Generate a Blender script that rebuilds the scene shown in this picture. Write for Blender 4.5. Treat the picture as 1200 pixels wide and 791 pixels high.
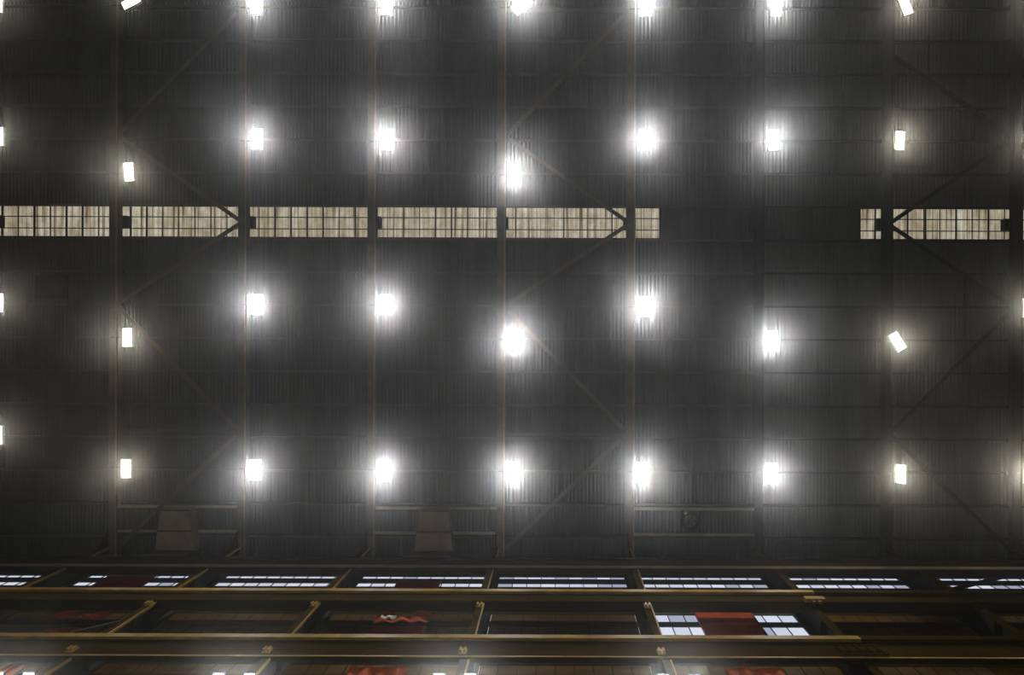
import bpy, bmesh, math, random
from mathutils import Vector, Matrix
random.seed(7)
for o in list(bpy.data.objects): bpy.data.objects.remove(o)
scene = bpy.context.scene
col = scene.collection

# ------------------------------------------------------------------ camera, sky, exposure
F = 800.0            # focal length in pixels of a 1200 px wide frame
ZX, ZY = 650.0, 400.0  # where the zenith falls in the frame
EYE = 1.6
cam_d = bpy.data.cameras.new('camera'); cam_d.sensor_width = 36; cam_d.lens = 36*F/1200
cam_d.shift_x = -(ZX-600)/1200; cam_d.shift_y = (ZY-395.5)/1200
cam_d.clip_end = 400
cam = bpy.data.objects.new('camera', cam_d); col.objects.link(cam)
cam.matrix_world = Matrix.Translation((0, 0, EYE)) @ Matrix.Rotation(math.pi, 4, 'X') @ Matrix.Rotation(math.radians(0.20), 4, 'Z')
scene.camera = cam
w = bpy.data.worlds.new('sky'); scene.world = w; w.use_nodes = True
w.node_tree.nodes['Background'].inputs['Color'].default_value = (0.74, 0.79, 0.92, 1)
w.node_tree.nodes['Background'].inputs['Strength'].default_value = 1.02
LAMP = 150.0         # watts of each high bay lamp
HAZE = 0.0017; HAZE_G = 0.96
vs = scene.view_settings
vs.view_transform = 'Standard'; vs.look = 'None'; vs.exposure = 0.0; vs.gamma = 1.0; vs.use_curve_mapping = False

# ------------------------------------------------------------------ materials
def mat(name, color, rough=0.6, metal=0.0, noise=0.0, nscale=3.0, stretch=(1, 1, 1), dark=None, spec=0.06):
    m = bpy.data.materials.new(name); m.use_nodes = True
    nt = m.node_tree; b = nt.nodes['Principled BSDF']
    b.inputs['Roughness'].default_value = rough; b.inputs['Metallic'].default_value = metal
    b.inputs['Specular IOR Level'].default_value = spec
    b.inputs['Base Color'].default_value = (*color, 1)
    if noise:
        g = nt.nodes.new('ShaderNodeNewGeometry'); mp = nt.nodes.new('ShaderNodeMapping')
        mp.inputs['Scale'].default_value = stretch
        n = nt.nodes.new('ShaderNodeTexNoise'); n.inputs['Scale'].default_value = nscale; n.inputs['Detail'].default_value = 6
        r = nt.nodes.new('ShaderNodeValToRGB'); r.color_ramp.elements[0].position = 0.32; r.color_ramp.elements[1].position = 0.7
        d = dark or tuple(c*(1-noise) for c in color)
        r.color_ramp.elements[0].color = (*d, 1); r.color_ramp.elements[1].color = (*color, 1)
        nt.links.new(g.outputs['Position'], mp.inputs['Vector']); nt.links.new(mp.outputs['Vector'], n.inputs['Vector'])
        nt.links.new(n.outputs['Fac'], r.inputs['Fac']); nt.links.new(r.outputs['Color'], b.inputs['Base Color'])
    return m
M = {}
M['deck'] = mat('deck_sheet', (0.118, 0.130, 0.130), 0.55, 0, 0.3, 0.6, (2.2, 0.5, 1))
M['steel'] = mat('brown_steel', (0.19, 0.16, 0.13), 0.6, 0, 0.35, 1.2)
M['pale'] = mat('pale_conduit', (0.33, 0.29, 0.23), 0.5, 0, 0.3, 2.0)
M['purlin'] = mat('purlin_steel', (0.15, 0.145, 0.13), 0.6, 0, 0.3, 1.0)
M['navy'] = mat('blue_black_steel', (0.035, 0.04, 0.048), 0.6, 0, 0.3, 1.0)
M['dark'] = mat('dark_steel', (0.06, 0.06, 0.06), 0.6, 0, 0.3, 1.5)
M['ochre'] = mat('ochre_paint_lit_edges', (0.60, 0.37, 0.06), 0.5, 0, 0.45, 1.4, (1, 2, 2))
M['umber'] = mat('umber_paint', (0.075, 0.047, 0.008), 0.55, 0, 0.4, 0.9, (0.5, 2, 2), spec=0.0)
M['wall'] = mat('wall_panel', (0.05, 0.036, 0.016), 0.8, 0, 0.5, 0.8, spec=0.0)
M['hood'] = mat('hood_sheet', (0.48, 0.41, 0.29), 0.6, 0, 0.3, 1.4)
M['brownpane'] = mat('brown_painted_glass', (0.19, 0.095, 0.010), 0.5, 0, 0.6, 0.9, (0.6, 1, 2.5), spec=0.01)
M['red'] = mat('red_sheet', (0.75, 0.12, 0.02), 0.6, 0, 0.35, 1.5, spec=0.02)
M['darkred'] = mat('oxide_red_sheet', (0.62, 0.06, 0.025), 0.65, 0, 0.4, 1.2)
M['floor'] = mat('concrete_floor', (0.36, 0.345, 0.325), 0.7, 0, 0.25, 0.35)
M['endwall'] = mat('end_wall_sheet', (0.07, 0.068, 0.06), 0.8, 0, 0.3, 0.5)
M['housing'] = mat('lamp_housing', (0.35, 0.35, 0.36), 0.4, 0.4, 0.2, 4)
M['white'] = mat('white_highlight', (0.85, 0.84, 0.8), 0.5, 0, 0.1, 6)

def emis(name, color, s):
    m = bpy.data.materials.new(name); m.use_nodes = True; nt = m.node_tree
    nt.nodes.remove(nt.nodes['Principled BSDF'])
    e = nt.nodes.new('ShaderNodeEmission'); e.inputs['Color'].default_value = (*color, 1); e.inputs['Strength'].default_value = s
    nt.links.new(e.outputs['Emission'], nt.nodes['Material Output'].inputs['Surface'])
    return m
M['lens'] = emis('lit_lamp_lens', (1.0, 0.96, 0.88), 8)
M['lenswarm'] = emis('lit_warm_lamp_lens', (1.0, 0.92, 0.74), 8)
for q in ('lens', 'lenswarm'): M[q].cycles.emission_sampling = 'NONE'

def skylight_mat():
    m = bpy.data.materials.new('weathered_fibreglass'); m.use_nodes = True; nt = m.node_tree
    nt.nodes.remove(nt.nodes['Principled BSDF']); L = nt.links.new
    g = nt.nodes.new('ShaderNodeNewGeometry')
    def ramp(scale, st, stops, detail=4):
        mp = nt.nodes.new('ShaderNodeMapping'); mp.inputs['Scale'].default_value = st
        n = nt.nodes.new('ShaderNodeTexNoise'); n.inputs['Scale'].default_value = scale; n.inputs['Detail'].default_value = detail
        r = nt.nodes.new('ShaderNodeValToRGB'); e = r.color_ramp.elements
        e[0].position, e[0].color = stops[0][0], (*stops[0][1], 1); e[1].position, e[1].color = stops[-1][0], (*stops[-1][1], 1)
        for p, c in stops[1:-1]:
            q = e.new(p); q.color = (*c, 1)
        L(g.outputs['Position'], mp.inputs['Vector']); L(mp.outputs['Vector'], n.inputs['Vector']); L(n.outputs['Fac'], r.inputs['Fac'])
        return r.outputs['Color']
    def mul(a, b):
        x = nt.nodes.new('ShaderNodeMix'); x.data_type = 'RGBA'; x.blend_type = 'MULTIPLY'; x.inputs['Factor'].default_value = 1
        L(a, x.inputs['A']); L(b, x.inputs['B']); return x.outputs['Result']
    fine = ramp(6.0, (1, 0.03, 0.0), [(0.34, (0.16, 0.10, 0.04)), (0.44, (0.62, 0.52, 0.33)), (0.60, (1.0, 0.91, 0.68))], 6)
    wide = ramp(0.55, (1, 0.25, 0.0), [(0.3, (0.72, 0.66, 0.56)), (0.7, (1, 1, 1))], 3)
    blot = ramp(2.6, (1, 1, 0.0), [(0.35, (0.78, 0.74, 0.66)), (0.6, (1, 1, 1))], 3)
    t = nt.nodes.new('ShaderNodeBsdfTranslucent'); L(mul(mul(fine, wide), blot), t.inputs['Color'])
    d = nt.nodes.new('ShaderNodeBsdfDiffuse'); d.inputs['Color'].default_value = (0.3, 0.28, 0.22, 1)
    ms = nt.nodes.new('ShaderNodeMixShader'); ms.inputs['Fac'].default_value = 0.12
    L(t.outputs[0], ms.inputs[1]); L(d.outputs[0], ms.inputs[2]); L(ms.outputs[0], nt.nodes['Material Output'].inputs['Surface'])
    return m
M['skylight'] = skylight_mat()
def glass(name, tint):
    m = bpy.data.materials.new(name); m.use_nodes = True; nt = m.node_tree
    nt.nodes.remove(nt.nodes['Principled BSDF'])
    t = nt.nodes.new('ShaderNodeBsdfTransparent'); t.inputs['Color'].default_value = (*tint, 1)
    gl = nt.nodes.new('ShaderNodeBsdfGlossy'); gl.inputs['Roughness'].default_value = 0.1
    ms = nt.nodes.new('ShaderNodeMixShader'); ms.inputs['Fac'].default_value = 0.05
    nt.links.new(t.outputs[0], ms.inputs[1]); nt.links.new(gl.outputs[0], ms.inputs[2])
    nt.links.new(ms.outputs[0], nt.nodes['Material Output'].inputs['Surface'])
    return m
M['glass'] = [glass('clear_pane', (0.93, 0.93, 0.95)), glass('clean_pane', (1, 1, 1)), glass('dusty_pane', (0.72, 0.73, 0.77))]

# ------------------------------------------------------------------ helpers
def W(x, y, zr):
    """a point seen in direction (x, y) of the frame, zr metres above eye level"""
    return Vector(((x-ZX)*zr/F, (y-ZY)*zr/F, zr+EYE))
class MB:
    def __init__(s): s.v = []; s.f = []
    def hexa(s, p):
        n = len(s.v); s.v += [tuple(q) for q in p]
        s.f += [tuple(n+i for i in f) for f in ((0, 3, 2, 1), (4, 5, 6, 7), (0, 1, 5, 4), (1, 2, 6, 5), (2, 3, 7, 6), (3, 0, 4, 7))]
        return s
    def box(s, a, b):
        (x0, y0, z0), (x1, y1, z1) = a, b
        return s.hexa([(x0, y0, z0), (x1, y0, z0), (x1, y1, z0), (x0, y1, z0), (x0, y0, z1), (x1, y0, z1), (x1, y1, z1), (x0, y1, z1)])
    def cbox(s, c, d): return s.box([c[i]-d[i]/2 for i in range(3)], [c[i]+d[i]/2 for i in range(3)])
    def bar(s, a, b, wd, ht, up=(0, 0, 1)):
        a = Vector(a); b = Vector(b); t = (b-a).normalized(); u = Vector(up)
        side = t.cross(u).normalized()*wd/2; u2 = side.cross(t).normalized()*ht/2
        return s.hexa([a-side-u2, a+side-u2, b+side-u2, b-side-u2, a-side+u2, a+side+u2, b+side+u2, b-side+u2])
    def tube(s, a, b, r, n=8):
        a = Vector(a); b = Vector(b); t = (b-a).normalized(); u = t.orthogonal().normalized(); v = t.cross(u); k = len(s.v)
        for p in (a, b):
            for i in range(n):
                an = 2*math.pi*i/n; s.v.append(tuple(p+(u*math.cos(an)+v*math.sin(an))*r))
        for i in range(n):
            j = (i+1) % n; s.f.append((k+i, k+j, k+n+j, k+n+i))
        s.f.append(tuple(k+i for i in range(n))[::-1]); s.f.append(tuple(k+n+i for i in range(n)))
        return s
    def lathe(s, prof, n=20, o=(0, 0, 0)):
        k = len(s.v)
        for r, z in prof:
            for i in range(n):
                an = 2*math.pi*i/n; s.v.append((o[0]+r*math.cos(an), o[1]+r*math.sin(an), o[2]+z))
        for q in range(len(prof)-1):
            for i in range(n):
                j = (i+1) % n; s.f.append((k+q*n+i, k+q*n+j, k+(q+1)*n+j, k+(q+1)*n+i))
        return s
    def mesh(s, name, m, smooth=False):
        me = bpy.data.meshes.new(name); me.from_pydata(s.v, [], s.f); me.materials.append(m)
        bm = bmesh.new(); bm.from_mesh(me); bmesh.ops.recalc_face_normals(bm, faces=bm.faces); bm.to_mesh(me); bm.free()
        if smooth:
            for p in me.polygons: p.use_smooth = True
        return me
    def build(s, name, m, parent=None, smooth=False): return put(name, s.mesh(name, m, smooth), parent)
def put(name, me, parent=None, loc=None):
    o = bpy.data.objects.new(name, me); col.objects.link(o)
    if parent: o.parent = parent
    if loc is not None: o.location = loc
    return o
def tag(o, label, cat, group=None, kind=None):
    o['label'] = label; o['category'] = cat
    if group: o['group'] = group
    if kind: o['kind'] = kind
    return o
def empty(name, loc=(0, 0, 0), rot=(0, 0, 0)):
    o = bpy.data.objects.new(name, None); col.objects.link(o); o.location = loc; o.rotation_euler = rot
    o.empty_display_size = 0.3
    return o
def centre(me):
    """move a mesh to its own centre, return the shift"""
    c = sum((v.co for v in me.vertices), Vector())/len(me.vertices); me.transform(Matrix.Translation(-c)); return c
def part(mb, name, m, parent, smooth=False):
    me = mb.mesh(name, m, smooth); c = centre(me); o = put(name, me, parent)
    o.location = c - (parent.location if parent else Vector())
    return o
ORD = ['first', 'second', 'third', 'fourth', 'fifth', 'sixth', 'seventh', 'eighth', 'ninth']

# ------------------------------------------------------------------ levels (metres above eye level)
ZB, ZBT = 31.7, 32.05       # roof beam underside and top
ZP, ZD = 32.4, 32.62        # purlin underside, deck
BEAMX = [-170, -19, 132.5, 283.5, 435, 587, 739, 890, 1041, 1193, 1344]
BX = [(x-ZX)*ZB/F for x in BEAMX]
ROWY = [242+38.65*k for k in range(-7, 11)]
RY = [(y-ZY)*ZD/F for y in ROWY]
DW = 10.4                   # window plane
DC = 9.6                    # column face
XW, XE = BX[0]-0.4, BX[-1]+0.4
YS = -21.0

# ------------------------------------------------------------------ the setting
fl = MB().box((XW-0.3, YS-0.3, -0.3), (XE+0.3, DW+0.6, 0)).build('floor', M['floor'])
tag(fl, 'grey concrete factory floor under the hall', 'floor', kind='structure')
for nm, a, b, lb in (('wall_west', (XW-0.3, YS, 0), (XW, DW+0.3, ZD+EYE+.3), 'dark sheet end wall on the left'),
                     ('wall_east', (XE, YS, 0), (XE+0.3, DW+0.3, ZD+EYE+.3), 'dark sheet end wall on the right'),
                     ('wall_south', (XW-0.3, YS-0.3, 0), (XE+0.3, YS, ZD+EYE+.3), 'dark sheet wall opposite the window wall')):
    tag(MB().box(a, b).build(nm, M['endwall']), lb, 'wall', kind='structure')

# ceiling: corrugated sheets between purlins, one sheet for each bay and purlin row
ceil = empty('ceiling', (0, 0, ZD+EYE)); tag(ceil, 'dark corrugated metal roof deck on purlins', 'ceiling', kind='structure')
def corrugated(w_, l_, pitch, depth, overlap=0.06, m=None, name='roof_sheet', thick=0.012):
    n = max(2, int(round(w_/pitch))); p = w_/n; mb = MB(); xs = []
    for i in range(n):
        x = -w_/2+i*p
        xs += [(x, 0), (x+p*0.36, 0), (x+p*0.5, depth), (x+p*0.86, depth)]
    xs.append((w_/2, 0))
    for (x, z) in xs:
        mb.v += [(x, -l_/2-overlap, z), (x, l_/2+overlap, z)]
    k = len(xs)
    for i in range(k-1): mb.f.append((2*i, 2*i+2, 2*i+3, 2*i+1))
    me = bpy.data.meshes.new(name); me.from_pydata(mb.v, [], mb.f); me.materials.append(m); return me
bayw = BX[2]-BX[1]; rowl = RY[1]-RY[0]
sheet = corrugated(bayw+0.02, rowl, 0.185, 0.038, m=M['deck'])
SKYROW = 7                                      # row between purlins 242 and 281
SX = lambda px: (px-ZX)*ZD/F
sky_ranges = [(SX(-110), SX(773)), (SX(1006), SX(1290))]
zc = 0.0
for r in range(len(RY)-1):
    for b in range(len(BX)-1):
        cx = (BX[b]+BX[b+1])/2; cy = (RY[r]+RY[r+1])/2
        if r == SKYROW: continue
        put('roof_sheet', sheet, ceil, (cx, cy, 0.03*(r % 2)*0.2))
# opaque sheets that fill the skylight row
gaps = [(XW, sky_ranges[0][0]), (sky_ranges[0][1], sky_ranges[1][0]), (sky_ranges[1][1], XE)]
ysk = (RY[SKYROW]+RY[SKYROW+1])/2
for a, b in gaps:
    n = max(1, round((b-a)/bayw)); wd = (b-a)/n
    me = corrugated(wd+0.01, rowl, 0.185, 0.038, m=M['deck'])
    for i in range(n): put('roof_sheet', me, ceil, (a+wd*(i+.5), ysk, 0))
# the deck beyond the frame, at the far wall and over the window wall
me = corrugated(XE-XW+0.2, RY[0]-YS+0.1, 0.185, 0.038, m=M['deck'])
put('roof_sheet', me, ceil, ((XW+XE)/2, (RY[0]+YS)/2, 0))
me = corrugated(XE-XW+0.2, DW+0.4-RY[-1], 0.185, 0.038, m=M['deck'])
put('roof_sheet', me, ceil, ((XW+XE)/2, (RY[-1]+DW+0.4)/2, 0))

# skylight: weathered fibreglass panels
sky = empty('window_1', (0, 0, ZD+EYE)); tag(sky, 'long strip skylight of streaked cream fibreglass panels in the roof deck', 'skylight', kind='structure')
pw = 18.72*ZD/F
smesh = corrugated(pw+0.004, rowl-0.02, 0.105, 0.025, overlap=0.02, m=M['skylight'], name='skylight_panel')
bar_me = MB().cbox((0, 0, 0), (0.06, rowl, 0.07)).mesh('glazing_bar', M['dark'])
bar_thin = MB().cbox((0, 0, 0), (0.028, rowl, 0.05)).mesh('glazing_bar', M['dark'])
for a, b in sky_ranges:
    n = round((b-a)/pw); step = (b-a)/n
    for i in range(n):
        put('skylight_panel', smesh, sky, (a+step*(i+.5), ysk, 0.01))
    for i in range(n+1):
        put('glazing_bar', bar_me if random.random() < .35 else bar_thin, sky, (a+step*i, ysk, -0.02))
    for fy in (0.36, 0.71):
        yy = RY[SKYROW]+rowl*fy
        part(MB().box((a, yy-0.022, ZD+EYE-0.06), (b, yy+0.022, ZD+EYE-0.02)), 'glazing_rail', M['dark'], sky)
    for yy in (RY[SKYROW]+0.02, RY[SKYROW+1]-0.02):
        part(MB().box((a-.05, yy-0.05, ZD+EYE-0.09), (b+.05, yy+0.05, ZD+EYE-0.01)), 'frame', M['dark'], sky)
    for xx in (a, b):
        part(MB().box((xx-.05, RY[SKYROW], ZD+EYE-0.09), (xx+.05, RY[SKYROW+1], ZD+EYE-0.01)), 'frame', M['dark'], sky)

# purlins: one for each bay and row, C sections
def purlin_mesh(m):
    mb = MB(); L_ = bayw/2-0.03
    mb.box((-L_, -0.012, ZP-ZD), (L_, 0.012, -0.01)); mb.box((-L_, -0.012, ZP-ZD), (L_, 0.075, ZP-ZD+0.02)); mb.box((-L_, -0.012, -0.03), (L_, 0.075, -0.01))
    mb.box((-L_, 0.06, ZP-ZD), (L_, 0.075, ZP-ZD+0.05))
    return mb.mesh('purlin', m)
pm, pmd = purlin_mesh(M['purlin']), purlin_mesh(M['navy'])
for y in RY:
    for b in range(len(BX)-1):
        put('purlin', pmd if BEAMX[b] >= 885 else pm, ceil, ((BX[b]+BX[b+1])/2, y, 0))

# ------------------------------------------------------------------ window wall
wn = empty('wall_north', (0, DW, 0)); tag(wn, 'dark brown panelled factory wall with window bands and crane girders', 'wall', kind='structure')
def zr(yp, d): return F*d/yp
B1 = (28.72, 30.2); B2 = (24.05, 26.15); B3 = (20.4, 21.95)
for a, b in ((30.2, ZD+.25), (26.15, 28.72), (21.95, 24.05), (-EYE, 20.4)):
    part(MB().box((XW, DW, a+EYE), (XE, DW+0.03, b+EYE)), 'panel', M['wall'], wn)
CR = [-2.78, -2.155, -1.53, -0.905, -0.28, 0.355, 0.98, 1.605, 2.23, 2.855]   # X / DC of the columns
CX = [c*DC for c in CR]
pane_cache = {}
def pane(wd, ht, m, name='pane'):
    k = (round(wd, 3), round(ht, 3), m.name)
    if k not in pane_cache: pane_cache[k] = MB().cbox((0, 0, 0), (wd, 0.012, ht)).mesh(name, m)
    return pane_cache[k]
wcount = [1]
def window(x0, x1, rows, mats, label, framemat, railmat, npane=9, band=None, seed=0):
    wcount[0] += 1; rnd = random.Random(seed)
    z0, z1 = band
    w_ = empty('window_%d' % wcount[0], ((x0+x1)/2, DW, z0+EYE)); tag(w_, label, 'window', kind='structure')
    zs = [(z0, rows[-1][0])] + [(rows[i+1][1], rows[i][0]) for i in range(len(rows)-1)][::-1] + [(rows[0][1], z1)]
    for a, b in zs: part(MB().box((x0, DW-0.02, a+EYE), (x1, DW+0.02, b+EYE)), 'rail', railmat, w_)
    part(MB().box((x0, DW-0.05, z0+EYE), (x0+.08, DW+.02, z1+EYE)), 'jamb', framemat, w_)
    part(MB().box((x1-.08, DW-0.05, z0+EYE), (x1, DW+.02, z1+EYE)), 'jamb', framemat, w_)
    pwid = (x1-x0-.16)/npane
    for ri, (a, b) in enumerate(rows):
        for i in range(npane):
            m = mats(i, ri, rnd)
            if m is None: continue
            put('pane', pane(pwid-.03, b-a, m), w_, (x0+.08+pwid*(i+.5)-(x0+x1)/2, 0.0, (a+b)/2-z0))
        for i in range(1, npane):
            part(MB().box((x0+.08+pwid*i-.015, DW-0.015, a+EYE), (x0+.08+pwid*i+.015, DW+.015, b+EYE)), 'mullion', framemat, w_)
    return w_
R1 = [(29.80, 30.10), (28.84, 29.28)]
R2 = [(25.30, 25.98), (24.12, 24.90)]
R3 = [(21.25, 21.90), (20.45, 21.15)]
def clear(i, r, rnd): q = rnd.random(); return M['glass'][0 if q < .45 else (1 if q < .85 else 2)]
def brown(i, r, rnd): return M['brownpane']
baynames = ['far left bay', 'left bay', 'second bay from the left', 'bay under the second duct hood', 'middle bay', 'bay with the red board', 'bay right of the red board', 'far right bay', 'last bay on the right']
for i in range(len(CX)-1):
    x0, x1 = CX[i]+.24, CX[i+1]-.24
    window(x0, x1, R1, clear, 'high two row clear window band in the '+baynames[i], M['dark'], M['dark'], 9, B1, 11+i)
    window(x0, x1, R2, clear if i == 5 else brown, ('two row clear window in the ' if i == 5 else 'brown painted two row window in the ')+baynames[i], M['dark'] if i == 5 else M['umber'], M['dark'] if i == 5 else M['umber'], 9, B2, 31+i)
    window(x0, x1, R3, brown, 'low brown painted window below the girders in the '+baynames[i], M['umber'], M['umber'], 9, B3, 51+i)
for x in CX:
    for (a, b) in (B1, B2, B3):
        part(MB().box((x-.25, DW, a+EYE), (x+.25, DW+.03, b+EYE)), 'pier', M['wall'], wn)
part(MB().box((CX[-1]+.2, DW, B3[0]+EYE), (XE, DW+.25, B1[1]+EYE)), 'panel', M['wall'], wn)
part(MB().box((XW, DW, B3[0]+EYE), (CX[0]-.2, DW+.25, B1[1]+EYE)), 'panel', M['wall'], wn)

# columns: built-up H sections
cnames = ['far outer left', 'outer left', 'first', 'second', 'third', 'fourth', 'fifth', 'sixth', 'outer right', 'far outer right']
for i, x in enumerate(CX):
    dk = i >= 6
    c = empty('steel_column', (x, DC, 0))
    tag(c, ('dark' if dk else 'ochre brown')+' steel wall column, '+(cnames[i]+' from the left in the window wall' if 2 <= i <= 7 else cnames[i]+' one'), 'column', 'wall columns')
    fm = M['umber']
    part(MB().box((x-.14, DC, 0), (x+.14, DC+.03, ZB+EYE)), 'front_flange', fm, c)
    part(MB().box((x-.03, DC+.03, 0), (x+.03, DW-.06, ZB+EYE)), 'web', M['dark'], c)
    part(MB().box((x-.21, DW-.06, 0), (x+.21, DW-.03, ZB+EYE)), 'back_flange', M['dark'], c)
    for s in (1,):
        part(MB().box((x+s*.14-.03, DC-.012, 0), (x+s*.14+.012, DC+.07, ZB+EYE)), 'edge_angle', M['umber'] if dk else M['ochre'], c)  # ochre paints the lit highlight along the edge, umber on the dim right columns
    for z in (29.6, 27.5, 23.6, 21.3, 19.4):
        part(MB().box((x-.19, DC+.03, z+EYE-.012), (x+.19, DW-.06, z+EYE+.012)), 'stiffener', M['dark'], c)
    # knee plate up to the roof beam
    part(MB().hexa([(x-.02, DC-.75, ZB+EYE-.02), (x+.02, DC-.75, ZB+EYE-.02), (x+.02, DC, ZB+EYE-.02), (x-.02, DC, ZB+EYE-.02), (x-.02, DC-.05, ZB+EYE-.9), (x+.02, DC-.05, ZB+EYE-.9), (x+.02, DC, ZB+EYE-.9), (x-.02, DC, ZB+EYE-.9)]), 'knee_plate', fm, c)

# girders that run along the wall in front of the columns
def girder(name, label, ztop, zedge, zbot, depth, edgemat_segments, webmat, lipmat, yf, lip=.07):
    g = empty(name, (0, yf, zbot+EYE)); tag(g, label, 'girder')
    for (xa, xb, m) in edgemat_segments:
        part(MB().box((xa, yf-.05, zedge+EYE), (xb, yf+.06, ztop+EYE)), 'edge_rail', m, g)
    part(MB().box((XW, yf+.06, ztop+EYE-.05), (XE, yf+depth, ztop+EYE)), 'top_plate', webmat, g)
    part(MB().box((XW, yf+.05, zbot+EYE), (XE, yf+.08, ztop+EYE-.05)), 'web', webmat, g)
    part(MB().box((XW, yf+.03, zbot+EYE), (XE, yf+.06, zbot+EYE+lip)), 'bottom_lip', lipmat, g)
    part(MB().box((XW, yf+.06, zbot+EYE-.02), (XE, yf+depth, zbot+EYE)), 'soffit_plate', webmat, g)
    return g
YF = 9.5
def px_x(px, yp, d): return (px-ZX)/yp*d
girder('eave_girder', 'dim brown eave girder along the top of the window wall', 29.85, 29.70, 28.75, .32, [(XW, XE, M['umber'])], M['umber'], M['hood'], YF, .30)  # paler lip colour stands in for light on the bottom flange
xs1 = px_x(955, 294, YF); xs2 = px_x(1009, 348, YF)  # rail light is in the colour: ochre where lit, umber where dim
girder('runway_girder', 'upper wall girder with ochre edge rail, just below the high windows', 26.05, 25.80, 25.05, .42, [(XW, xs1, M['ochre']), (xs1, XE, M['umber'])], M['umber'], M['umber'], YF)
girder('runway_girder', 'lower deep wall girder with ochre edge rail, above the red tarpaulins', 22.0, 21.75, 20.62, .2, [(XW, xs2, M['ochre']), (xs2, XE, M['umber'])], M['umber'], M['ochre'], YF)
# small brackets that tie the girders to each column
bracket_mb = lambda: MB().box((-.10, -.02, -.12), (-.03, .06, .12)).box((.03, -.02, -.12), (.10, .06, .12)).box((-.12, .05, -.16), (.12, .09, .16))
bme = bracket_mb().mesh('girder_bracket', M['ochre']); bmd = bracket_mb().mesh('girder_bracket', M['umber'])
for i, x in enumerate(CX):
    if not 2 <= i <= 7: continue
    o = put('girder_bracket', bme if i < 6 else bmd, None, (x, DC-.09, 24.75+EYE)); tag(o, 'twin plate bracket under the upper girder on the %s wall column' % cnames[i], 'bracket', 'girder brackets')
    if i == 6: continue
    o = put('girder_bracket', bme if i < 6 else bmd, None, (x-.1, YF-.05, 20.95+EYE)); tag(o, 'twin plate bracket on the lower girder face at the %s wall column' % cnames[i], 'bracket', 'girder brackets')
# ochre plate by the fifth column and the little grating on the lower girder
xa, xb = px_x(946, 303, YF-.1), px_x(969, 303, YF-.1)
o = MB().box((xa, YF-.16, 24.85+EYE), (xb, YF-.02, 25.12+EYE)).box((xa+.2, YF-.12, 24.7+EYE), (xa+.3, YF-.04, 24.86+EYE)).box((xb-.3, YF-.12, 24.7+EYE), (xb-.2, YF-.04, 24.86+EYE)).build('stop_plate', M['ochre'])
tag(o, 'ochre stop plate with two lugs under the upper girder', 'plate')
g = empty('cable_rack', (px_x(1010, 365, YF), YF-.05, 20.7+EYE)); tag(g, 'small slatted cable rack on the lower girder near the fifth column', 'rack')
for k in range(5):
    xx = px_x(984+k*11.5, 362, YF)
    part(MB().bar((xx, YF-.03, 21.35+EYE), (xx+.18, YF-.03, 20.68+EYE), .05, .04, (0, 1, 0)), 'slat', M['umber'], g)
for z in (21.33, 20.70):
    part(MB().box((px_x(984, 362, YF), YF-.05, z+EYE-.02), (px_x(1032, 362, YF)+.15, YF-.01, z+EYE+.02)), 'rail', M['umber'], g)
# bar braces in front of the windows
def wbar(name, p0, z0, p1, z1, d, wd, m, label):
    a = Vector((px_x(p0[0], p0[1]-ZY, d), d, z0+EYE)); b = Vector((px_x(p1[0], p1[1]-ZY, d), d, z1+EYE))
    o = part(MB().bar(a, b, .06, wd, (0, 1, 0)), name, m, None); tag(o, label, 'brace')
wbar('wall_brace', (1185, 672), F*10.1/272, (1105, 692), F*10.1/292, 10.1, .16, M['navy'], 'dark diagonal brace crossing the high window at the right edge')
wbar('wall_brace', (84, 744), F*9.95/344, (146, 729), F*9.95/329, 9.95, .07, M['steel'], 'thin grey diagonal rod in the left lower window bay')

# ------------------------------------------------------------------ red sheets hung in front of the windows
def crumpled(name, x0, x1, z0, z1, d, m, folds, label, cat='sheet', seed=1, notch=None, amp=.06):
    rnd = random.Random(seed); nx, nz = 22, 10; mb = MB(); ph = [rnd.uniform(0, 6.28) for _ in range(4)]
    cx = (x0+x1)/2
    for side in (0, 1):
        for j in range(nz+1):
            for i in range(nx+1):
                u, v = i/nx, j/nz
                x = x0+(x1-x0)*u; z = z0+(z1-z0)*v
                y = amp*(math.sin(folds*6.28*u+ph[0]+1.5*v)*.6+math.sin(folds*3.1*u-3*v+ph[1])*.4+.35*abs(math.sin(9*u+5*v+ph[2])))
                if j in (0, nz): z += .03*math.sin(11*u+ph[3])
                mb.v.append((x, d+y*(0.3+.7*(1-v))+side*.015, z+EYE))
    S = (nx+1)*(nz+1)
    for j in range(nz):
        for i in range(nx):
            if notch and notch(i/nx+.5/nx, j/nz+.5/nz): continue
            a = j*(nx+1)+i; q = (a, a+1, a+nx+2, a+nx+1)
            mb.f.append(q); mb.f.append(tuple(S+k for k in q[::-1]))
    bm_edges = {}
    for f in [f for f in mb.f if f[0] < S and max(f) < S]:
        for k in range(4):
            e = (f[k], f[(k+1) % 4]); key = tuple(sorted(e)); bm_edges.setdefault(key, []).append(e)
    for key, es in bm_edges.items():
        if len(es) == 1:
            a, b = es[0]; mb.f.append((b, a, a+S, b+S))
    me = mb.mesh(name, m, True); c = centre(me); o = put(name, me, None, c); return tag(o, label, cat, 'red sheets on the window wall')
def zx(px, y, d): return px_x(px, y-ZY, d)
dS = 10.33
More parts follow.
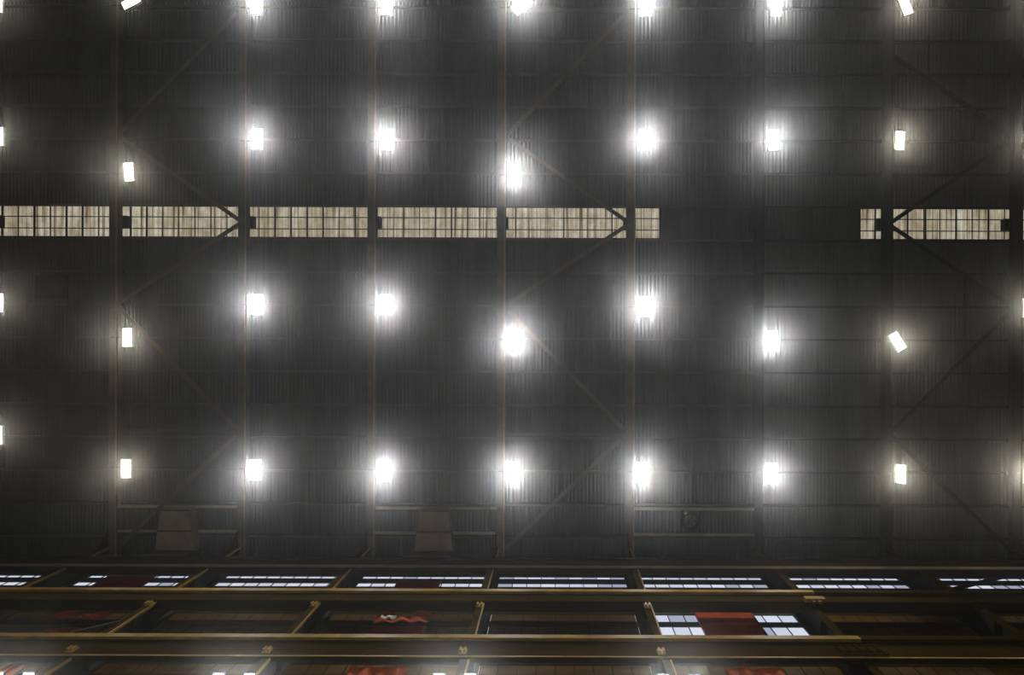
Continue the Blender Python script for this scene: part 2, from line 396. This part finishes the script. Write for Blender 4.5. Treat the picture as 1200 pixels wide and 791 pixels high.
# high window band
crumpled('red_sheet', zx(113, 684, dS), zx(172, 684, dS), 28.0, 29.9, dS, M['darkred'], 2, 'dark red sheet over the high window left of the first duct hood', seed=3, amp=.05)
crumpled('red_sheet', zx(464, 686, dS), zx(516, 686, dS), 28.1, 29.5, dS, M['darkred'], 2, 'dark red sheet over the high window in front of the second duct hood', seed=4, amp=.04)
crumpled('red_sheet', zx(808, 691, dS), zx(852, 691, dS), 27.9, 28.40, dS, M['darkred'], 2, 'thin dark red strip under the high window above the red board', seed=5, amp=.04)
# notched red sheets in the lower window band
dT = 9.9
nt_ = lambda u, v: (v > .48 and .30 < u < .66)
crumpled('notched_red_sheet', zx(72, 720, dT), zx(130, 720, dT), 24.37, 24.99, dT, M['red'], 3, 'red notched sheet hanging under the upper girder at far left', seed=6, notch=nt_, amp=.07)
crumpled('notched_red_sheet', zx(444, 720, dT), zx(506, 720, dT), 24.1, 24.99, dT, M['red'], 3, 'red notched sheet with a painted white highlight, hanging under the upper girder', seed=8, notch=nt_, amp=.07)
crumpled('red_sheet', zx(437, 737, dS), zx(500, 737, dS), 24.0, 24.75, dS, M['darkred'], 2, 'oxide red sheet directly below the notched sheet with white highlight', seed=9, amp=.04)
crumpled('red_sheet', zx(60, 737, dS), zx(122, 737, dS), 24.0, 24.5, dS, M['darkred'], 2, 'oxide red sheet directly below the far left notched sheet', seed=19, amp=.04)
crumpled('white_highlight', zx(445, 727, dT-.1), zx(463, 727, dT-.1), 24.13, 24.35, dT-.1, M['white'], 2, 'small white patch painting a highlight on the notched red sheet', 'scrap', seed=10, amp=.05)['group'] = 'scraps'  # bright highlight on the red sheet, modelled as a white patch
# flat red board in the clear window
rb = empty('red_board', (zx(856, 733, dS), dS, 24.05+EYE)); tag(rb, 'large rust red board covering the middle of the clear window', 'board')
x0, x1 = zx(824, 733, dS), zx(892, 733, dS)
part(MB().box((x0, dS-.02, 25.05+EYE), (x1, dS+.03, 26.05+EYE)), 'upper_sheet', M['red'], rb)
part(MB().box((x0, dS+.03, 23.95+EYE), (x1, dS+.07, 25.05+EYE)), 'lower_sheet', M['red'], rb)
for xx in (x0, x1): part(MB().box((xx-.03, dS-.04, 23.95+EYE), (xx+.03, dS+.08, 26.05+EYE)), 'stile', M['darkred'], rb)
# crumpled tarpaulins below the lower girder
dU = 9.72
for (a, b, s, lb) in ((410, 478, 12, 'crumpled orange red tarpaulin at the bottom edge, under the second duct hood'), (852, 920, 13, 'crumpled orange red tarpaulin at the bottom edge, below the red board'), (2, 28, 14, 'crumpled orange red tarpaulin in the bottom left corner')):
    crumpled('red_tarpaulin', zx(a, 786, dU), zx(b, 786, dU), 18.2, F*dU/381.5, dU, M['red'], 3.5, lb, 'tarpaulin', seed=s, amp=.16)

# ------------------------------------------------------------------ roof beams
for i, x in enumerate(BX):
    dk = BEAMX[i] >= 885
    vis = i-2
    nm = (ORD[vis]+' from the left') if 0 <= vis <= 7 else ('beyond the left edge' if vis < 0 else 'beyond the right edge')
    if vis == -2: nm = 'against the left end wall'
    bmo = empty('roof_beam', (x, 0, ZB+EYE)); tag(bmo, ('blue black' if dk else 'brown')+' steel roof beam running to the window wall, '+nm, 'beam', 'roof beams')
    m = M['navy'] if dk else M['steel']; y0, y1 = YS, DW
    part(MB().box((x-.2, y0, ZB+EYE), (x+.2, y1, ZB+EYE+.03)), 'bottom_flange', m, bmo)
    part(MB().box((x-.02, y0, ZB+EYE+.03), (x+.02, y1, ZBT+EYE-.03)), 'web', m, bmo)
    part(MB().box((x-.2, y0, ZBT+EYE-.03), (x+.2, y1, ZBT+EYE)), 'top_flange', m, bmo)
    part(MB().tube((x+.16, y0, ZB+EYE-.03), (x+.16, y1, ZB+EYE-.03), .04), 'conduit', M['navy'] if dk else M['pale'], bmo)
    yk = RY[SKYROW]+rowl*.54
    part(MB().box((x-.28, yk-.28, 32.25+EYE), (x+.28, yk+.28, 32.55+EYE)).box((x-.1, yk-.1, ZBT+EYE), (x+.1, yk+.1, 32.25+EYE)), 'node_box', M['navy'], bmo)
    if i == 2: hang = MB().box((-.06, -.08, ZBT-ZB), (.06, .08, ZP-ZB+.02)).mesh('hanger', M['steel']); hangd = MB().box((-.06, -.08, ZBT-ZB), (.06, .08, ZP-ZB+.02)).mesh('hanger', M['navy'])
    elif i < 2: hang = MB().box((-.06, -.08, ZBT-ZB), (.06, .08, ZP-ZB+.02)).mesh('hanger', M['steel'])
    for y in RY: put('hanger', hangd if dk else hang, bmo, (0, y+.03, 0))

# diagonal roof braces and cross struts at beam level
ZR = 31.85
def brace(p, q, m, label, name='roof_brace', cat='brace', wd=.19, z=ZR):
    a = W(p[0], p[1], z); b = W(q[0], q[1], z)
    o = part(MB().bar(a, b, wd, .03).bar(a+Vector((0, 0, .07)), b+Vector((0, 0, .07)), .03, .14), name, m, None); tag(o, label, cat, name.replace('_', ' ')+'s')
zig = [((276, 17), (140, 157), 'topmost'), ((141, 163), (281, 260), 'second from top'), ((281, 263), (141, 356), 'middle'), ((141, 364), (277, 503), 'second from bottom'), ((277, 511), (134, 648), 'lowest')]
for dx, m, nm in ((0, M['steel'], 'left braced bay'), (454.5, M['steel'], 'middle braced bay')):
    for p, q, s in zig: brace((p[0]+dx, p[1]), (q[0]+dx, q[1]), m, 'brown diagonal roof brace, %s in the %s' % (s, nm))
for p, q, s in zig:
    if s == 'topmost': p, q = (281, 62), (140, 157)
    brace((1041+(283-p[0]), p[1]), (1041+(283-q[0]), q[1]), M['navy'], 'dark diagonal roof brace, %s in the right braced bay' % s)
k = 0
for xa, xb, y, lb, m in ((138, 280, 12, 'cross strut at the top of the left braced bay', 'purlin'), (138, 280, 506, 'cross strut low in the left braced bay', 'purlin'),
        (592, 735, 13, 'cross strut at the top of the middle braced bay', 'purlin'), (592, 735, 509, 'cross strut low in the middle braced bay', 'purlin'),
        (138, 280, 595, 'upper strut carrying the first duct hood', 'pale'), (138, 280, 624, 'lower strut carrying the first duct hood', 'pale'),
        (440, 583, 596, 'upper strut carrying the second duct hood', 'pale'), (440, 583, 625, 'lower strut carrying the second duct hood', 'pale'),
        (743, 886, 596, 'upper strut carrying the dark roof fan', 'pale'), (743, 886, 626, 'lower strut carrying the dark roof fan', 'pale')):
    brace((xa-2, y), (xb+2, y), M['purlin' if m == 'purlin' else 'hood'], lb, 'roof_strut', 'strut', .13, 31.95)

# tapered duct hoods
def hood(cx, label):
    z0 = 31.35
    t0, t1, b0, b1 = W(cx-16.5, 599, z0), W(cx+16.5, 599, z0), W(cx-23, 648, z0), W(cx+23, 648, z0)
    h = empty('duct_hood', W(cx, 624, z0)); tag(h, label, 'duct', 'duct hoods')
    up = Vector((0, 0, .61))
    part(MB().hexa([t0, t1, b1, b0, t0+up, t1+up, b1+up, b0+up]), 'body', M['hood'], h)
    lo = Vector((0, 0, -.02))
    for y in (599.5, 624, 647):
        u = (y-599)/49; hw = 16.5+6.5*u+.6
        part(MB().bar(W(cx-hw, y, z0-.02), W(cx+hw, y, z0-.02), .06, .05), 'seam_rib', M['steel'], h)
    # skirt that drops to the wall girder
    s0, s1 = W(cx-23, 649, z0), W(cx+23, 649, z0); e0, e1 = Vector((s0.x-.35, DC-.1, 30.1+EYE)), Vector((s1.x+.05, DC-.1, 30.1+EYE))
    up2 = Vector((0, .12, .3))
    part(MB().hexa([s0, s1, e1, e0, s0+up2, s1+up2, e1+up2, e0+up2]), 'skirt', M['steel'], h)
hood(205, 'tapered sheet metal duct hood in the left braced bay'); hood(509, 'tapered sheet metal duct hood between third and fourth roof beams')
# roof fan
c = W(811, 611, 31.9)
fan = empty('roof_fan', c); tag(fan, 'dark round roof fan hung between two struts near the window wall', 'fan')
o = MB().lathe([(.36, 0), (.46, 0), (.46, .45), (.40, .45), (.36, .42), (.36, 0)], 20).build('housing', M['navy'], fan, True)
MB().lathe([(.001, .06), (.1, .06), (.12, .16), (.001, .16)], 12).build('hub', M['dark'], fan)
for k in range(5):
    an = k*2*math.pi/5; d = Vector((math.cos(an), math.sin(an), 0)); s = Vector((-d.y, d.x, 0))
    a = d*.1+Vector((0, 0, .12)); b = d*.34+Vector((0, 0, .12))
    MB().hexa([a-s*.05, a+s*.05+Vector((0, 0, .05)), b+s*.1+Vector((0, 0, .08)), b-s*.1, a-s*.05+Vector((0, 0, .01)), a+s*.05+Vector((0, 0, .06)), b+s*.1+Vector((0, 0, .09)), b-s*.1+Vector((0, 0, .01))]).build('blade', M['dark'], fan)
for s in (-1, 1): MB().box((s*.42-.03, -.62, .1), (s*.42+.03, .62, .16)).build('mounting_bar', M['dark'], fan)
o = MB().lathe([(.05, 0), (.06, .03), (.02, .08), (.001, .08)], 10).build('bracket_bolt', M['white'], fan); o.location = (-.25, -.38, -.03)
# roof hatch
a, b = W(41, 324, 32.5), W(79, 352, 32.5)
h = empty('roof_hatch', (a+b)/2); tag(h, 'dark square roof hatch near the left edge below the skylight', 'hatch')
part(MB().box(a, (b.x, b.y, a.z+.06)), 'cover', M['navy'], h)
for q in ((a.x, a.y, b.x, a.y+.07), (a.x, b.y-.07, b.x, b.y), (a.x, a.y, a.x+.07, b.y), (b.x-.07, a.y, b.x, b.y)):
    part(MB().box((q[0], q[1], a.z-.05), (q[2], q[3], a.z+.02)), 'frame', M['dark'], h)
# thin drop rods seen against the deck in the right bays
for px, y0, y1, lb in ((1087, 40, 86, 'thin dark vertical rod high in the right braced bay'), (1084, 244, 281, 'dark bar across the right skylight beside the brace'), (1130, 320, 392, 'thin dark rod below the right skylight'), (779, 395, 437, 'thin pale rod right of the fifth roof beam')):
    a, b = W(px, y0, 32.3), W(px, y1, 32.3)
    o = part(MB().bar(a, b, .07 if px != 779 else .04, .05), 'roof_rod', M['purlin'] if px == 779 else M['navy'], None); tag(o, lb, 'rod', 'roof rods')

# ------------------------------------------------------------------ lamps
LW, LL = .44, .88
def lamp_meshes(lens):
    hs = MB()
    hs.box((-LW/2-.04, -LL/2-.04, .03), (LW/2+.04, LL/2+.04, .11))
    rim = MB()
    rim.box((-LW/2-.05, -LL/2-.05, -.005), (LW/2+.05, -LL/2-.01, .06)).box((-LW/2-.05, LL/2+.01, -.005), (LW/2+.05, LL/2+.05, .06))
    rim.box((-LW/2-.05, -LL/2-.01, -.005), (-LW/2-.01, LL/2+.01, .06)).box((LW/2+.01, -LL/2-.01, -.005), (LW/2+.05, LL/2+.01, .06))
    fin = MB().box((-LW/2, -.012, .11), (LW/2, .012, .2))
    ln = MB().box((-LW/4+.012, -LL/2, .005), (LW/4-.012, LL/2, .03))
    arm = MB().box((-.02, -.02, 0), (.02, .02, .42)).box((-.12, -.03, .38), (.12, .03, .42))
    return dict(body=hs.mesh('housing', M['housing']), rim=rim.mesh('rim', M['housing']), fin=fin.mesh('cooling_fin', M['housing']),
                lens=ln.mesh('lens', lens), arm=arm.mesh('hanger_arm', M['dark']))
LM = lamp_meshes(M['lens']); LMW = lamp_meshes(M['lenswarm'])
ZL = 31.35
def area(name, watts, color):
    l = bpy.data.lights.new(name, 'AREA'); l.shape = 'RECTANGLE'; l.size = LW; l.size_y = LL; l.energy = watts; l.color = color; l.spread = math.radians(SPREAD); return l
SPREAD = 102
beam = area('high_bay_beam', LAMP, (1.0, 0.98, 0.94)); beamw = area('warm_high_bay_beam', LAMP*.42, (1.0, 0.91, 0.72)); flood = area('flood_beam', LAMP*.15, (1.0, 0.95, 0.84))
def lamp(loc, rz, tx, ty, label, group, k=LM, scale=1.0, name='high_bay_lamp', hold=None, light=None):
    t = empty(name, loc, (math.radians(tx), math.radians(ty), math.radians(rz))); t.scale = (scale,)*3
    tag(t, label, 'lamp', group)
    hb = put('housing', k['body'], t); put('rim', k['rim'], t)
    put('lamp_light', light or (beamw if k is LMW else beam), t, (0, 0, -.006))
    for y in (-.36, -.18, 0, .18, .36): put('cooling_fin', k['fin'], hb, (0, y, 0))
    for s in (-1, 1): put('lens', k['lens'], t, (s*LW/4, 0, 0))
    inv = Matrix.LocRotScale(t.location, t.rotation_euler, t.scale).inverted(); arm = MB()
    top = Vector(loc)+Vector((0, 0, .1))
    if hold is None:      # hung off the side of the roof beam
        bx = min(BX, key=lambda q: abs(q-loc[0])); zt = ZB+EYE-.02
        arm.bar(top, (top.x, top.y, zt), .05, .05, (0, 1, 0)).bar((top.x+.03, top.y, zt), (bx-.1, top.y, zt), .05, .04)
    else: arm.bar(top, hold, .05, .05)
    me = arm.mesh('hanger_arm', M['dark']); me.transform(inv); put('hanger_arm', me, t)
    return t
rows = {'T': 'cut by the top edge', 'A': 'row above the skylight', 'A2': 'just above the skylight', 'B': 'row below the skylight', 'B2': 'set below the skylight', 'C': 'row nearest the window wall'}
lamps = [(-4, 6, 0, 0, 0, -1, 'T'), (152, 4, 62, 0, 10, 0, 'T'), (299, 6, 0, 0, 0, 1, 'T'), (451.5, 6, 0, 0, 0, 2, 'T'), (610, 5, 50, 0, 0, 3, 'T'), (756, 6, 0, 0, 0, 4, 'T'), (908, 5, 0, 0, 0, 5, 'T'), (1060, 5, -22, 0, 0, 6, 'T'), (1211, 5, 0, 0, 0, 7, 'T'),
         (-3, 162, 0, 0, 0, -1, 'A'), (300, 164, 0, 0, 0, 1, 'A'), (452, 164, 0, 0, 0, 2, 'A'), (755, 163, 0, 0, 0, 4, 'A'), (906, 163, 0, 0, 0, 5, 'A'), (1054, 163, 4, 0, 0, 6, 'A'), (1207, 163, 0, 0, 0, 7, 'A'),
         (150, 203, -5, 0, 0, 0, 'A2'), (603, 203, 0, 0, 0, 3, 'A2'),
         (-2, 357, 0, 0, 0, -1, 'B'), (300, 358, 0, 0, 0, 1, 'B'), (451, 358, 0, 0, 0, 2, 'B'), (754.5, 359, 0, 0, 0, 4, 'B'), (1205, 359, 0, 0, 0, 7, 'B'),
         (149, 397, 0, 0, 0, 0, 'B2'), (602, 398, 0, 0, 0, 3, 'B2'), (905, 398.5, 0, 0, 0, 5, 'B2'), (1052, 399, -32, 0, 0, 6, 'B2'),
         (-3, 512, 0, 0, 0, -1, 'C'), (148, 551, 0, 0, 0, 0, 'C'), (299, 552, 0, 0, 0, 1, 'C'), (450, 553, 0, 0, 0, 2, 'C'), (601.5, 554, 0, 0, 0, 3, 'C'), (753, 554, 0, 0, 0, 4, 'C'), (905, 554, 0, 0, 0, 5, 'C'), (1056, 554, 0, 0, 52, 6, 'C'), (1207, 554, 0, 0, 40, 7, 'C')]
for x, y, rz, tx, ty, bi, r in lamps:
    state = 'askew ' if abs(rz) > 15 else ('tilted ' if abs(ty) > 30 else '')
    where = 'at the left edge' if bi < 0 else ('at the right edge' if bi == 7 else 'by the %s roof beam from left' % ORD[bi])
    warm = bi <= 0 or bi >= 6
    lamp(W(x, y, ZL), rz, tx, ty, '%shigh bay lamp %s, %s' % (state, where, rows[r]), 'high bay lamps', LMW if warm else LM, .92 if warm else 1.0)
# lamp pairs on the wall columns, low at the frame's bottom edge
for i in (2, 3, 4, 5):
    for s, wd in ((-1, 'left'), (1, 'right')):
        zl = 18.48; d = 9.33
        lamp((CX[i]+s*.42, d, zl+EYE), 0, -18, 0, 'lit flood lamp on the %s side of the %s wall column' % (wd, cnames[i]), 'wall column flood lamps', LM, .62, 'flood_lamp', (CX[i]+s*.2, DC+.02, zl+EYE+.25), flood)

# ------------------------------------------------------------------ haze volume added for the bloom around the lamps
hz = bpy.data.materials.new('bloom_haze'); hz.use_nodes = True; nt = hz.node_tree
nt.nodes.remove(nt.nodes['Principled BSDF'])
v = nt.nodes.new('ShaderNodeVolumeScatter'); v.inputs['Color'].default_value = (0.93, 0.96, 1, 1); v.inputs['Density'].default_value = HAZE; v.inputs['Anisotropy'].default_value = HAZE_G
nt.links.new(v.outputs[0], nt.nodes['Material Output'].inputs['Volume'])
o = MB().box((XW+.01, YS+.01, .02), (XE-.01, DW-.06, ZP+EYE-.05)).build('bloom_haze', hz)
tag(o, 'thin haze added under the roof for the bloom around the lamps', 'haze', kind='stuff')
